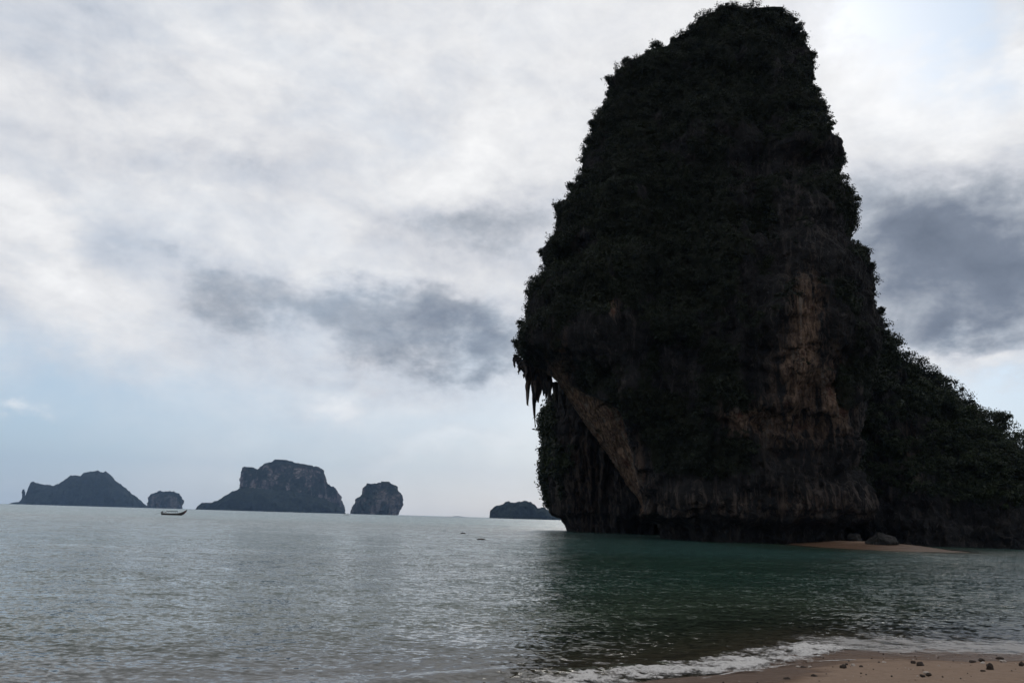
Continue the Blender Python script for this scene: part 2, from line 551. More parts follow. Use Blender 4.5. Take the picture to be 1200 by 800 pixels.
sx_ = np.linspace(-22, 22, 90); sy_ = np.linspace(-26, 26, 90)
SX, SY = np.meshgrid(sx_ + SPIT_C[0], sy_ + SPIT_C[1])
SZ = np.maximum(spit_z(SX, SY), -3.5) + 0.10 * fbm(np.stack([SX * .3, SY * .3, SX * 0], -1), 4, 3)
sp = mesh_obj('sand_spit', np.stack([SX, SY, SZ], -1).reshape(-1, 3), grid_faces(90, 90), M_SAND, attrs={'wet': 1 - 0.55 * sstep(0.25, 0.9, SZ)})
tag(sp, 'pale sand spit at the foot of the tall rock', 'sand spit', kind='structure')

# sea surface: fine in front, coarser with distance
th = np.radians(np.concatenate([np.linspace(-150, -48, 30), np.arange(-47.5, 47.6, 0.17), np.linspace(48, 150, 30)]))
rr = np.geomspace(5.0, 11500.0, 660)
R_, T_ = np.meshgrid(rr, th, indexing='ij')
WX, WY = R_ * np.sin(T_), R_ * np.cos(T_)
dep = -beach_z(WX, WY)
dep = np.where(WY > 55, np.maximum(dep, 3.0 + np.maximum(WY - 120, 0) / 60), dep)
dsp = np.clip(-spit_z(WX, WY) * 1.6, -1, 9)
dep = np.minimum(dep, np.where((np.abs(WX - SPIT_C[0]) < 22) & (np.abs(WY - SPIT_C[1]) < 26), np.maximum(dsp, -0.5), 9))
amp = sstep(0.05, 1.6, dep)
WZ = np.zeros_like(WX)
wr = np.random.default_rng(3)
warp = fbm(np.stack([WX * 0.045, WY * 0.045, WX * 0], -1), 2, 40)
for lam, a, n in ((9.0, 0.034, 2), (4.5, 0.018, 4), (2.3, 0.010, 5), (1.15, 0.005, 6)):
    cell = R_ * 0.013
    fade = np.clip(1.4 - cell / (lam * 0.30), 0, 1)
    for k in range(n):
        ang = wr.normal(math.radians(92), 0.42)
        ph = wr.uniform(0, 6.28)
        l2 = lam * wr.uniform(0.75, 1.3)
        s = np.sin(2 * math.pi / l2 * (WX * math.cos(ang) + WY * math.sin(ang)) + ph + 3.0 * warp)
        g = 0.5 + 0.5 * vnoise(np.stack([WX / (l2 * 3.5), WY / (l2 * 2.5), WX * 0 + k * 7.7], -1), 60 + k)
        WZ += a * fade * g * (1.3 * np.exp(1.1 * (s - 1)) - 0.45) * 1.6
WZ *= amp
# the last little wave rolling in along the shoreline
s_off = WY - shore_y(WX)
wave_mask = np.exp(-((s_off - 1.5 - 0.35 * vnoise(np.stack([WX * .4, WX * 0, WX * 0], -1), 8)) / 0.42) ** 2) * (1 - sstep(3.5, 6.5, WX))
WZ += 0.05 * wave_mask
keep = dep > -0.30
fq = grid_faces(*WX.shape)
kf = keep.ravel()[fq].any(1)
fq = fq[kf]
used = np.unique(fq)
remap = np.full(WX.size, -1); remap[used] = np.arange(len(used))
SV = np.stack([WX, WY, WZ], -1).reshape(-1, 3)[used]
sea = mesh_obj('sea', SV, remap[fq], M_SEA, attrs={'depth': np.maximum(dep, 0).ravel()[used], 'chop': (0.08 + 0.13 * sstep(20, 220, WY)).ravel()[used]})
tag(sea, 'rippled grey-green sea reflecting the cloudy sky', 'sea', kind='structure')

# foam: lacy sheets with real holes and relief
def foam_strip(name, line, width, ds, thick, thr, seed, label, freq=9.0, taper=True, cover=0.93):
    line = np.array(line)
    d = np.concatenate([[0], np.cumsum(np.linalg.norm(np.diff(line, axis=0), axis=1))])
    n = max(8, int(d[-1] / ds)); m = max(5, int(width / ds))
    s = np.linspace(0, d[-1], n)
    C = np.stack([np.interp(s, d, line[:, 0]), np.interp(s, d, line[:, 1])], -1)
    k = max(3, int(0.6 / ds) | 1)
    Cp = np.pad(C, ((k // 2, k // 2), (0, 0)), mode='edge')
    C = np.stack([np.convolve(Cp[:, i], np.ones(k) / k, 'valid') for i in (0, 1)], -1)
    tg = np.gradient(C, axis=0); tg /= np.linalg.norm(tg, axis=1, keepdims=True) + 1e-9
    nr = np.stack([-tg[:, 1], tg[:, 0]], -1)
    v = np.linspace(-0.5, 0.5, m)
    wob = 0.25 * width * vnoise(np.stack([s * 0.9 / max(width, .5), s * 0, s * 0], -1), seed)
    P = C[:, None, :] + nr[:, None, :] * (v[None, :, None] * width + wob[:, None, None])
    Q = np.stack([P[..., 0] * freq, P[..., 1] * freq * 1.2, P[..., 0] * 0], -1)
    f = fbm(Q * 0.33, 4, seed) * 0.9 + 0.5 * fbm(Q, 3, seed + 5)
    edge = 1 - np.abs(v * 2) ** 2.0
    along = (sstep(0, 0.12, s / d[-1]) * (1 - sstep(0.85, 1.0, s / d[-1])))[:, None] if taper else 1.0
    lead = 1 - 0.58 * sstep(-0.5, 0.5, v)[None, :] if ds < 0.025 else 1.0     # thickest at the running edge
    dens = edge[None, :] * along * lead * 1.5 - 0.6 + f * 0.4
    z = np.maximum(beach_z(P[..., 0], P[..., 1]), 0) if ds < 0.2 else np.zeros(P.shape[:2])
    hgt = thick * np.clip(dens + 0.35, 0, 1.2) * (0.75 + 0.5 * fbm(Q * 0.8, 3, seed + 9))
    Zv = z + 0.012 + hgt
    fq = grid_faces(n, m)
    ok = (dens.ravel()[fq] > -0.6).all(1)
    fq = fq[ok]
    used = np.unique(fq)
    rm = np.full(n * m, -1); rm[used] = np.arange(len(used))
    V = np.dstack([P, Zv]).reshape(-1, 3)[used]
    o = mesh_obj(name, V, rm[fq][:, ::-1], M_FOAM, attrs={'dens': (dens - thr).ravel()[used], 'grain': np.full(len(used), min(1.0, 0.022 / ds)), 'cover': np.full(len(used), cover)})
    return tag(o, label, 'foam', kind='stuff')

def px_line(pts, z=0.05):
    return [on_ground(a, b, z)[:2] for a, b in pts]

foam_strip('surf_foam', px_line([(600, 808), (670, 799), (740, 790), (830, 777), (900, 765), (945, 754), (985, 747)]), 2.2, 0.020, 0.055, 0.0, 11,
           'white broken foam of the small wave running up the beach')
foam_strip('wash_foam', px_line([(955, 752), (1010, 748), (1080, 749), (1150, 749), (1230, 752)]), 4.2, 0.03, 0.006, 0.22, 23,
           'thin lacy foam on the backwash over wet sand', 7.0, False, 0.5)
foam_strip('swash_foam', px_line([(800, 797), (880, 783), (940, 777), (1010, 776), (1060, 780)]), 0.10, 0.02, 0.008, 0.0, 31,
           'thin pale foam line left at the edge of the wash', 7.0)
foam_strip('rock_foam', px_line([(672, 621), (700, 623), (735, 624.5), (765, 625)]), 5.0, 0.35, 0.10, -0.05, 37,
           'white surf strip at the foot of the rock beside the cave', 0.6)

# ------------------------------------------------------------------ lofted rock bodies
def loft(left, right, D, lean=0.0, bf=0.45, bb=0.5, sup=2.4, nth=420, nz=420, amps=(2.2, 0.9, 0.45), scale=1.0, seed=0, front_frac=0.72,
         zbot=-2.5, notch=0.0, smooth_mask=None, topshrink=0.8, fit=0, inset=0.0, adj=None):
    """closed body whose outline, seen square-on, runs through the two lists of photograph points at distance D"""
    if fit and adj is None:
        adj = (np.zeros(120), np.zeros(120))
        tl, tr = np.array(sorted(left, key=lambda p: p[1])), np.array(sorted(right, key=lambda p: p[1]))
        for _ in range(fit):
            Lc = loft(left, right, D, lean, bf, bb, sup, 240, 260, amps, scale, seed, front_frac, zbot, notch, smooth_mask, topshrink, 0, inset, adj)
            qx, qy = project(Lc['P'])
            yl_, yr_ = qy[:, 0], qy[:, Lc['nf']]
            el_, er_ = np.zeros(120), np.zeros(120)
            kz = np.linspace(0, 1, 120)
            zr = np.clip(Lc['z'] / Lc['ztop'], 0, 1)
            m_ = D / F_PX
            for tgt, yy_, er, left_side in ((tl, yl_, el_, True), (tr, yr_, er_, False)):
                for i_, y_ in enumerate(np.interp(kz, zr, yy_)):
                    sel = np.abs(qy - y_) < 3.0
                    if sel.sum() < 4: continue
                    want = np.interp(y_, tgt[:, 1], tgt[:, 0])
                    er[i_] = (want + inset - qx[sel].min()) * m_ if left_side else (want - inset - qx[sel].max()) * m_
            ker = np.array([1, 2, 3, 4, 5, 4, 3, 2, 1]) / 25.0
            sm_ = lambda v: np.convolve(np.pad(np.clip(v, -2.5, 2.5), 4, mode='edge'), ker, 'valid')
            adj = (adj[0] + 0.6 * sm_(el_), adj[1] + 0.6 * sm_(er_))
    cx = np.mean([p[0] for p in left + right])
    azc = math.atan2(*(ray(cx, 610)[:2]))
    vv = np.array([math.sin(azc), math.cos(azc), 0]); uu = np.array([math.cos(azc), -math.sin(azc), 0])
    def cv(lst):
        out = []
        for px, py in lst:
            z = 0
            for _ in range(4):
                p = on_plane(px, py, D + lean * max(z, 0), azc); z = p[2]
            out.append((p[2], p.dot(uu)))
        a = np.array(sorted(out))
        return a
    L, R = cv(left), cv(right)
    ztop = min(L[-1, 0], R[-1, 0]) + 0.0
    ztop = max(L[-1, 0], R[-1, 0])
    tz = np.linspace(0, 1, nz)
    z = zbot + (ztop - zbot) * (1 - (1 - tz) ** 1.15)
    ul, ur = np.interp(z, L[:, 0], L[:, 1]), np.interp(z, R[:, 0], R[:, 1])
    if adj is not None:
        kz = np.clip(z / ztop, 0, 1)
        fd = sstep(0.07, 0.16, kz) * (1 - sstep(0.93, 0.985, kz))
        ul = ul + fd * np.interp(kz, np.linspace(0, 1, 120), adj[0])
        ur = ur + fd * np.interp(kz, np.linspace(0, 1, 120), adj[1])
    c, a = (ul + ur) / 2, np.maximum((ur - ul) / 2, 0.02)
    nf = int(nth * front_frac)
    t = np.concatenate([np.linspace(math.pi, 2 * math.pi, nf, endpoint=False), np.linspace(0, math.pi, nth - nf, endpoint=False)])
    ct, st = np.cos(t), np.sin(t)
    e = 2.0 / sup
    cu = np.sign(ct) * np.abs(ct) ** e
    sv = np.sign(st) * np.abs(st) ** e
    width = a.max()
    aw = np.minimum(a, width) * 0.75 + 0.25 * width * sstep(0, 0.12, (ztop - z) / ztop)
    zt = np.clip(z / ztop, 0, 1)
    aw = aw * (1 - topshrink * zt ** 2.2)
    b = np.where(sv[None, :] < 0, bf * 2 * aw[:, None], bb * 2 * aw[:, None])
    Uc = c[:, None] + a[:, None] * cu[None, :]
    Vc = D + lean * np.maximum(z, 0)[:, None] + b * sv[None, :]
    P = Uc[..., None] * uu + Vc[..., None] * vv + np.array([0, 0, 1.0]) * z[:, None, None]
    def normals(P):
        du = np.roll(P, -1, 1) - np.roll(P, 1, 1)
        dz = np.gradient(P, axis=0)
        N = np.cross(du, dz)
        return N / (np.linalg.norm(N, axis=-1, keepdims=True) + 1e-9)
    N = normals(P)
    if np.mean(np.einsum('ijk,k->ij', N, vv)[:, :nf]) > 0:
        N = -N
    face = np.abs(N @ vv)
    wE = 0.06 + 0.94 * sstep(0.22, 0.75, face)
    S = 1.0 / scale
    q = P * S
    big = fbm(np.stack([q[..., 0] / 13, q[..., 1] / 13, q[..., 2] / 34], -1), 3, seed)
    led = fbm(np.stack([q[..., 0] / 8, q[..., 1] / 8, q[..., 2] / 5], -1), 4, seed + 11)
    fl = 1 - np.abs(fbm(np.stack([q[..., 0] / 2.6, q[..., 1] / 2.6, q[..., 2] / 17], -1), 3, seed + 23)) * 1.6
    fine = fbm(q / 1.4, 4, seed + 31, 0.55)
    sm = np.ones(P.shape[:2]) if smooth_mask is None else smooth_mask(P)
    disp = (amps[0] * big * wE + amps[1] * led * (0.07 + 0.93 * wE) * sm + amps[2] * (fl - 0.3) * (0.3 + 0.7 * wE) * sm + 0.42 * fine * (0.35 + 0.65 * sm)) * scale
    if notch:
        zz_ = P[..., 2] * S
        disp -= notch * scale * (1 - sstep(1.2, 4.4, zz_ + 0.9 * fbm(q / 5, 2, seed + 3)))
    topf = sstep(0.0, 0.03, (ztop - z) / ztop)[:, None]
    P = P + N * (disp * (0.08 + 0.92 * topf))[..., None]
    N = normals(P)
    if np.mean(np.einsum('ijk,k->ij', N, vv)[:, :nf]) > 0:
        N = -N
    return dict(P=P, N=N, z=z, nf=nf, nth=nth, nz=nz, ztop=ztop, D=D, az=azc)

def loft_mesh(name, L, mat, parent, attrs):
    P = L['P']; nz, nth = P.shape[:2]
    V = P.reshape(-1, 3)
    fq = grid_faces(nz, nth, True)
    top = V[(nz - 1) * nth:].mean(0)
    V = np.vstack([V, top])
    idx = np.arange(nth)
    cap = np.stack([(nz - 1) * nth + idx, (nz - 1) * nth + (idx + 1) % nth, np.full(nth, len(V) - 1), np.full(nth, len(V) - 1)], -1)
    # triangles of the cap are stored as separate small fan quads split through the middle point
    mid = (V[cap[:, 0]] + V[cap[:, 1]] + 2 * top) / 4
    n0 = len(V)
    V = np.vstack([V, mid])
    ring2 = n0 + idx
    capq = np.stack([cap[:, 0], cap[:, 1], n0 + idx, n0 + (idx - 1) % nth], -1)
    capt = np.stack([n0 + (idx - 1) % nth, n0 + idx, np.full(nth, n0 - 1), np.full(nth, n0 - 1)], -1)
    fq = np.vstack([fq, capq])
    A = {k: np.concatenate([a.ravel(), [a[-1].mean()], np.full(nth, a[-1].mean())]) for k, a in attrs.items()}
    o = mesh_obj(name, V, fq, mat, parent, attrs=A)
    return o

def G(px, py, x, y, sx, sy):
    return np.exp(-((px - x) / sx) ** 2 - ((py - y) / sy) ** 2)

ROCK_O = on_ground(880, 635) + np.array([0, 20, 0.0])
rock = empty('limestone_rock', tuple(ROCK_O), 'huge dark limestone tower rising from the water, with overhanging cave side', 'rock')

MAIN_L = [(880, 16), (860, 18), (840, 17), (820, 31), (804, 40), (780, 52), (766, 52), (752, 62), (728, 78), (714, 93), (706, 116), (695, 137), (689, 160), (680, 188),
          (672, 214), (658, 234), (648, 257), (640, 284), (631, 310), (631, 325), (620, 341), (614, 360), (609, 382), (604, 408), (606, 424), (618, 433), (634, 441), (646, 456),
          (660, 478), (676, 502), (693, 526), (712, 551), (729, 572), (741, 586), (748, 598), (752, 612), (756, 630), (757, 645)]
MAIN_R = [(918, 15), (932, 22), (944, 36), (955, 64), (957, 96), (970, 132), (980, 148), (990, 188), (994, 222), (1004, 242), (1010, 280), (1020, 310), (1026, 325), (1033, 357),
          (1038, 385), (1038, 405), (1030, 430), (1020, 465), (1015, 510), (1013, 590), (1009, 615), (1006, 645)]

def slab_mask(px, py):
    xr = np.interp(py, [420, 470, 520, 560, 592, 610], [690, 722, 735, 744, 752, 756])
    top = np.interp(px, [630, 660, 722, 745], [432, 448, 478, 500])
    return sstep(-3, 3, xr - px) * sstep(-4, 10, py - top) * (1 - sstep(596, 606, py))

def main_smooth(P):
    px, py = project(P)
    return 1 - 0.85 * slab_mask(px, py)

LM = loft(MAIN_L, MAIN_R, 138, 0.06, 0.44, 0.55, 2.5, 760, 640, (3.0, 1.5, 0.95), 1.0, 4, 0.74, notch=3.2, smooth_mask=main_smooth, fit=5, inset=3.0)
px, py = project(LM['P'])
zz_ = LM['P'][..., 2]
sl = slab_mask(px, py)
# the slab lies a little behind the rib that bounds it
LM['P'] = LM['P'] - LM['N'] * (1.1 * sl)[..., None]
nv = fbm(LM['P'] / 6.0, 4, 77)
nv2 = fbm(np.stack([LM['P'][..., 0] / 3, LM['P'][..., 1] / 3, LM['P'][..., 2] / 9], -1), 3, 78)
bias = (0.30 + 0.9 * (1 - sstep(60, 170, py)) + 0.45 * G(px, py, 790, 330, 110, 170) + 0.35 * G(px, py, 690, 230, 70, 110) + 0.3 * G(px, py, 800, 540, 40, 60)
        - 1.1 * G(px, py, 940, 410, 60, 110) - 0.55 * G(px, py, 925, 220, 65, 110) - 0.6 * G(px, py, 690, 385, 55, 45) - 0.8 * G(px, py, 870, 500, 55, 35)
        - 0.8 * G(px, py, 960, 540, 70, 80) - 2.5 * sl - 2.5 * (1 - sstep(6, 11, zz_)) - 0.6 * G(px, py, 640, 410, 30, 40) + 0.6 * sstep(0.25, 0.6, LM['N'][..., 2]))
veg_m = sstep(0.0, 0.30, bias - 0.12 + 0.95 * nv + 0.55 * nv2)
tan_m = np.clip(1.3 * sl + 0.75 * G(px, py, 945, 370, 22, 50) + 0.7 * G(px, py, 935, 440, 26, 40) + 0.7 * G(px, py, 982, 465, 20, 45) + 0.75 * G(px, py, 872, 490, 32, 17) + 0.4 * G(px, py, 930, 505, 45, 30)
                + 0.9 * G(px, py, 718, 357, 5, 14) + 0.7 * G(px, py, 655, 440, 14, 40) + 0.5 * G(px, py, 745, 560, 14, 40) + 0.30 * G(px, py, 930, 590, 90, 20) + 0.25 * G(px, py, 800, 595, 50, 16), 0, 1)
pale_m = np.clip(0.28 * np.exp(-((zz_ - 6.0) / 2.2) ** 2) + 0.8 * np.exp(-((px - np.interp(py, [400, 470, 520, 590], [708, 728, 738, 754])) / 3.0) ** 2) * sstep(415, 450, py) * (1 - sstep(590, 600, py))
                 + 0.6 * G(px, py, 1010, 530, 6, 90) + 0.35 * G(px, py, 950, 200, 30, 90), 0, 1)
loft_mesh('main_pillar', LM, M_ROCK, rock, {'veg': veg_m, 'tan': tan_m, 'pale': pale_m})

BUT_L = [(700, 380), (668, 420), (648, 455), (639, 478), (635, 492), (637, 512), (641, 518), (637, 527), (636, 560), (639, 585), (646, 600), (651, 612), (653, 622)]
BUT_R = [(760, 380), (790, 420), (800, 480), (805, 540), (805, 622)]
LB = loft(BUT_L, BUT_R, 190, 0.0, 0.75, 0.6, 2.6, 360, 260, (1.8, 1.2, 1.2), 1.0, 41, 0.72, notch=2.4, fit=2, inset=2.0)
px, py = project(LB['P'])
nv = fbm(LB['P'] / 7.0, 4, 177)
veg_b = sstep(0.0, 0.4, 0.75 * G(px, py, 648, 545, 26, 60) + 0.5 * G(px, py, 640, 495, 14, 20) - 0.35 + 0.4 * nv) * sstep(4, 8, LB['P'][..., 2])
tan_b = np.clip(0.35 * G(px, py, 690, 560, 30, 60), 0, 1)
loft_mesh('cave_wall', LB, M_ROCK, rock, {'veg': veg_b, 'tan': tan_b, 'pale': 0.35 * np.exp(-((LB['P'][..., 2] - 8) / 5.0) ** 2)})

RID_R = [(1040, 398), (1050, 408), (1060, 423), (1078, 429), (1094, 443), (1100, 453), (1117, 462), (1133, 476), (1139, 487), (1160, 494), (1180, 508), (1190, 520), (1205, 529),
         (1240, 552), (1290, 585), (1340, 612), (1380, 628), (1400, 650)]
RID_L = [(1010, 398), (985, 450), (965, 500), (960, 560), (960, 650)]
LR = loft(RID_L, RID_R, 168, 0.10, 0.42, 0.5, 2.3, 420, 300, (2.6, 1.5, 1.0), 1.0, 91, 0.72, notch=2.2, fit=2, inset=4.0)
px, py = project(LR['P'])
nv = fbm(LR['P'] / 7.0, 4, 277)
veg_r = sstep(0.0, 0.4, 0.25 + 0.9 * sstep(0.15, 0.5, LR['N'][..., 2]) + 0.5 * sstep(1080, 1150, px) - 1.0 * G(px, py, 1070, 540, 40, 70) - 0.4 * G(px, py, 1110, 590, 40, 40) - 2 * (1 - sstep(4, 9, LR['P'][..., 2])) + 0.6 * nv)
loft_mesh('side_ridge', LR, M_ROCK, rock, {'veg': veg_r, 'tan': np.clip(0.3 * G(px, py, 1065, 530, 14, 40), 0, 1), 'pale': np.clip(0.5 * G(px, py, 1072, 560, 8, 30) + 0.4 * G(px, py, 1108, 600, 4, 20), 0, 1)})

# hanging dripstone
def stalactite(px_, y0, y1, wpx, D, seed, parent=rock, tan=0.0):
    azc = math.atan2(*(ray(px_, 610)[:2]))
    a, b = on_plane(px_, y0, D, azc), on_plane(px_ + (y1 - y0) * 0.02, y1, D, azc)
    n, m = 34, 18
    t = np.linspace(0, 1, n)
    r = 0.5 * wpx * D / F_PX * (1 - 0.86 * t ** 1.25) * (1 + 0.22 * vnoise(np.stack([t * 7, t * 0 + seed, t * 0], -1), seed))
    ph = np.linspace(0, 2 * math.pi, m, endpoint=False)
    C = a + (b - a) * t[:, None]
    C = C + 0.35 * wpx * D / F_PX * np.stack([vnoise(np.stack([t * 3, t * 0 + 3.3, t * 0 + seed], -1), 5), vnoise(np.stack([t * 3, t * 0 + 9.3, t * 0 + seed], -1), 6), t * 0], -1)
    lob = 1 + 0.28 * np.cos(3 * ph + seed)[None, :] + 0.2 * vnoise(np.stack([np.cos(ph)[None, :] * 2 + t[:, None] * 6, np.sin(ph)[None, :] * 2 + seed + 0 * t[:, None], t[:, None] * 9 + 0 * ph[None, :]], -1), seed)
    P = C[:, None, :] + (r[:, None] * lob)[..., None] * np.stack([np.cos(ph), np.sin(ph), ph * 0], -1)[None]
    V = np.vstack([P.reshape(-1, 3), a + (0, 0, 0.2), b - (0, 0, r[-1])])
    fq = grid_faces(n, m, True)[:, ::-1]
    i = np.arange(m)
    i0 = np.stack([np.full(m, n * m), (i + 1) % m, i], -1)
    i1 = np.stack([np.full(m, n * m + 1), (n - 1) * m + i, (n - 1) * m + (i + 1) % m], -1)
    tri = np.vstack([fq[:, [0, 1, 2]], fq[:, [0, 2, 3]], i0, i1])
    k = len(V)
    return mesh_obj('stalactite', V, tri, M_STAL, parent, attrs={'veg': [0] * k, 'tan': [tan] * k, 'pale': [0.15] * k})

for i, s in enumerate([(603, 416, 431, 6), (608, 420, 436, 8), (613, 424, 441, 8), (619.5, 420, 475, 11), (624.5, 420, 472, 13), (626, 445, 499, 5), (630, 422, 471, 12), (634.5, 428, 463, 10),
                       (639, 434, 455, 6), (645, 440, 470, 6), (652, 448, 482, 6), (661, 462, 492, 5), (672, 480, 505, 5), (688, 505, 526, 5), (706, 530, 552, 5), (722, 552, 576, 5)]):
    stalactite(*s, 138 + 0.06 * 28 + (2.0 if i > 8 else 0) - 0.4 * (i % 3), i + 1, tan=0.35 if 3 <= i <= 6 else 0.1)
sr = np.random.default_rng(55)
for i in range(22):
    u_ = sr.random()
    x_ = 605 + 45 * u_
    y_ = float(np.interp(x_, [603, 612, 618, 634, 650], [420, 428, 432, 440, 458])) - 5
    stalactite(x_, y_, y_ + 9 + 26 * sr.random() ** 2, 3.5 + 4 * sr.random(), 138 + 0.06 * 28 - 1.5 + 3.5 * sr.random(), 40 + i, tan=0.15)

# ------------------------------------------------------------------ vegetation
def clumps_at(L, mask, n, seed, facing=0.45):
    r = np.random.default_rng(seed)
    P, N = L['P'], L['N']
    nz, nth = P.shape[:2]
    azc = L['az']; vv = np.array([math.sin(azc), math.cos(azc), 0])
    a = np.linalg.norm(np.cross(np.roll(P, -1, 1)[:-1] - P[:-1], P[1:] - P[:-1]), axis=-1)
    wgt = a * mask[:-1] * ((N[:-1] @ vv) < facing) * (P[:-1, :, 2] > 3)
    wgt = wgt.ravel() / wgt.sum()
    k = r.choice(len(wgt), n, p=wgt)
    return P[:-1].reshape(-1, 3)[k], N[:-1].reshape(-1, 3)[k]

def leaves(name, C, N, rad, per, size, mat, seed, parent=None, droop=0.3, label=None, tone_by=None):
    """leaf-sized quads in ragged clumps at C, pushed out along N"""
    r = np.random.default_rng(seed)
    n = len(C)
    rad = np.broadcast_to(rad, (n,))
    d = r.normal(size=(n, per, 3)); d /= np.linalg.norm(d, axis=-1, keepdims=True)
    rr_ = r.random((n, per, 1)) ** 0.45
    up = np.array([0, 0, 1.0])
    cen = C + N * (rad * 0.35)[:, None] + up * (rad * 0.25)[:, None]
    lump = 1 + 0.35 * np.sin(d[..., 0] * 4 + r.random((n, 1)) * 6) * np.cos(d[..., 2] * 3 + r.random((n, 1)) * 6)
    Q = cen[:, None] + d * rr_ * (rad[:, None] * lump)[..., None] * np.array([1, 1, 0.8])
    nr = d * 0.7 + up * 0.55 + r.normal(size=d.shape) * 0.5
    nr /= np.linalg.norm(nr, axis=-1, keepdims=True)
    t1 = np.cross(nr, r.normal(size=d.shape)); t1 /= np.linalg.norm(t1, axis=-1, keepdims=True) + 1e-9
    t1[..., 2] -= droop * r.random((n, per))
    t2 = np.cross(nr, t1)
    s = size * (0.55 + 0.9 * r.random((n, per, 1)))
    V = np.stack([Q - t1 * s, Q + t2 * s * 0.42, Q + t1 * s, Q - t2 * s * 0.42], 2).reshape(-1, 3)
    F_ = np.arange(n * per * 4).reshape(-1, 4)
    patch = 0.45 + 0.55 * fbm(C / 5.0, 3, 91)[:, None]
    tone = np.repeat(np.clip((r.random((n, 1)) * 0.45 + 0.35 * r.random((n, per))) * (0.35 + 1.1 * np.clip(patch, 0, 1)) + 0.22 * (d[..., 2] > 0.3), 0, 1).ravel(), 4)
    o = mesh_obj(name, V, F_, mat, parent, smooth=False, attrs={'tone': tone})
    return o

C, N = clumps_at(LM, veg_m, 7200, 1)
Cb, Nb = clumps_at(LM, veg_m * sstep(0.0, 0.3, LM['N'][..., 2] + 0.15 * nv2), 170, 21)
sub_r = np.random.default_rng(22)
big_c = np.repeat(Cb + Nb * 0.5, 7, 0) + np.clip(sub_r.normal(size=(len(Cb) * 7, 3)), -1.3, 1.3) * np.array([0.6, 0.6, 0.45])
C = np.vstack([C, big_c]); N = np.vstack([N, np.repeat(Nb, 7, 0)])
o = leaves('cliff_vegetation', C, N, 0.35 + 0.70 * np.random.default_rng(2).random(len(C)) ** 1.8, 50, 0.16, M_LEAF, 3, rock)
o['kind'] = 'stuff'; o['label'] = 'dark green shrubs and creepers clinging to the tall pillar'
C, N = clumps_at(LR, veg_r, 2100, 4)
Cb, Nb = clumps_at(LR, veg_r, 110, 24)
big_c = np.repeat(Cb + Nb * 1.2 + np.array([0, 0, 0.9]), 9, 0) + np.clip(sub_r.normal(size=(len(Cb) * 9, 3)), -1.6, 1.6) * np.array([1.15, 1.15, 0.65])
C = np.vstack([C, big_c]); N = np.vstack([N, np.repeat(Nb, 9, 0)])
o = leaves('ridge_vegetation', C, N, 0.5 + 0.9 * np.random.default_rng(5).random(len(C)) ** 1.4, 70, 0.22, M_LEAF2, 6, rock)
o['kind'] = 'stuff'; o['label'] = 'leafy green bushes over the lower side ridge'
C, N = clumps_at(LB, veg_b, 900, 7)
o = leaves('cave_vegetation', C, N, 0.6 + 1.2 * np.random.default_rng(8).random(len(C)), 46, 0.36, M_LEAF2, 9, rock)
o['kind'] = 'stuff'; o['label'] = 'green bushes at the outer corner of the cave wall'

def tree(name, base, h, spread, seed, label, group, mat, lean=(0, 0)):
    r = np.random.default_rng(seed)
    e = empty(name, tuple(base), label, 'tree', group)
    bm = bmesh.new()
    def limb(p0, p1, r0, r1):
        p0, p1 = Vector(p0), Vector(p1)
        d = (p1 - p0)
        q = d.to_track_quat('Z', 'Y')
        rings = []
        for k in range(4):
            t_ = k / 3
            c = p0 + d * t_ + Vector((0.06 * h * math.sin(3 * t_ + seed) * t_ * (1 - t_) * 2, 0, 0))
            rings.append([bm.verts.new(c + q @ Vector(((r0 + (r1 - r0) * t_) * math.cos(a), (r0 + (r1 - r0) * t_) * math.sin(a), 0))) for a in np.linspace(0, 2 * math.pi, 6, endpoint=False)])
        for a_, b_ in zip(rings, rings[1:]):
            for i in range(6):
                bm.faces.new((a_[i], a_[(i + 1) % 6], b_[(i + 1) % 6], b_[i]))
        bm.faces.new(rings[-1]); bm.faces.new(rings[0][::-1])
        return p1
    top = Vector((lean[0] * h, lean[1] * h, h * 0.62))
    limb((0, 0, -0.5), top, 0.045 * h, 0.022 * h)
    tips = []
    for k in range(6):
        a = k * 1.05 + r.random()
        t_ = 0.45 + 0.55 * r.random()
        p = top * t_
        tip = p + Vector((math.cos(a) * spread * (0.35 + 0.35 * r.random()), math.sin(a) * spread * (0.35 + 0.35 * r.random()), h * (0.05 + 0.22 * r.random())))
        limb(p, tip, 0.018 * h, 0.007 * h)
        tips.append(np.array(tip))
    tips.append(np.array(top) + np.array([0, 0, 0.12 * h]))
    for k in range(4):
        a = k * 1.6 + r.random()
        tips.append(np.array([math.cos(a) * spread * 0.6, math.sin(a) * spread * 0.6, h * (0.15 + 0.2 * r.random())]))
    me = bpy.data.meshes.new('trunk'); bm.to_mesh(me); bm.free(); me.materials.append(M_BARK)
    link(bpy.data.objects.new('trunk', me), e)
    Cc = np.array(tips) + np.array(base)
    leaves('crown', Cc, np.zeros_like(Cc), spread * (0.42 + 0.25 * r.random(len(Cc))), 60, 0.08 * h ** 0.5 + 0.07, mat, seed + 50, e)
    return e

def edge_tree(px_, py_, L, h, spread, seed, label, group, mat, lean=(0, 0)):
    """stand a tree on the surface of body L where the photograph shows it on the skyline"""
    qx, qy = project(L['P'])
    front = (L['N'] @ np.array([math.sin(L['az']), math.cos(L['az']), 0])) < 0.35
    dd = np.where(front, (qx - px_) ** 2 + (qy - py_) ** 2, 1e9)
    k = np.unravel_index(np.argmin(dd), dd.shape)
    return tree('cliff_tree', L['P'][k] - 0.3 * L['N'][k], h * 0.8, spread, seed, label, group, mat, (lean[0] * 0.5, 0))

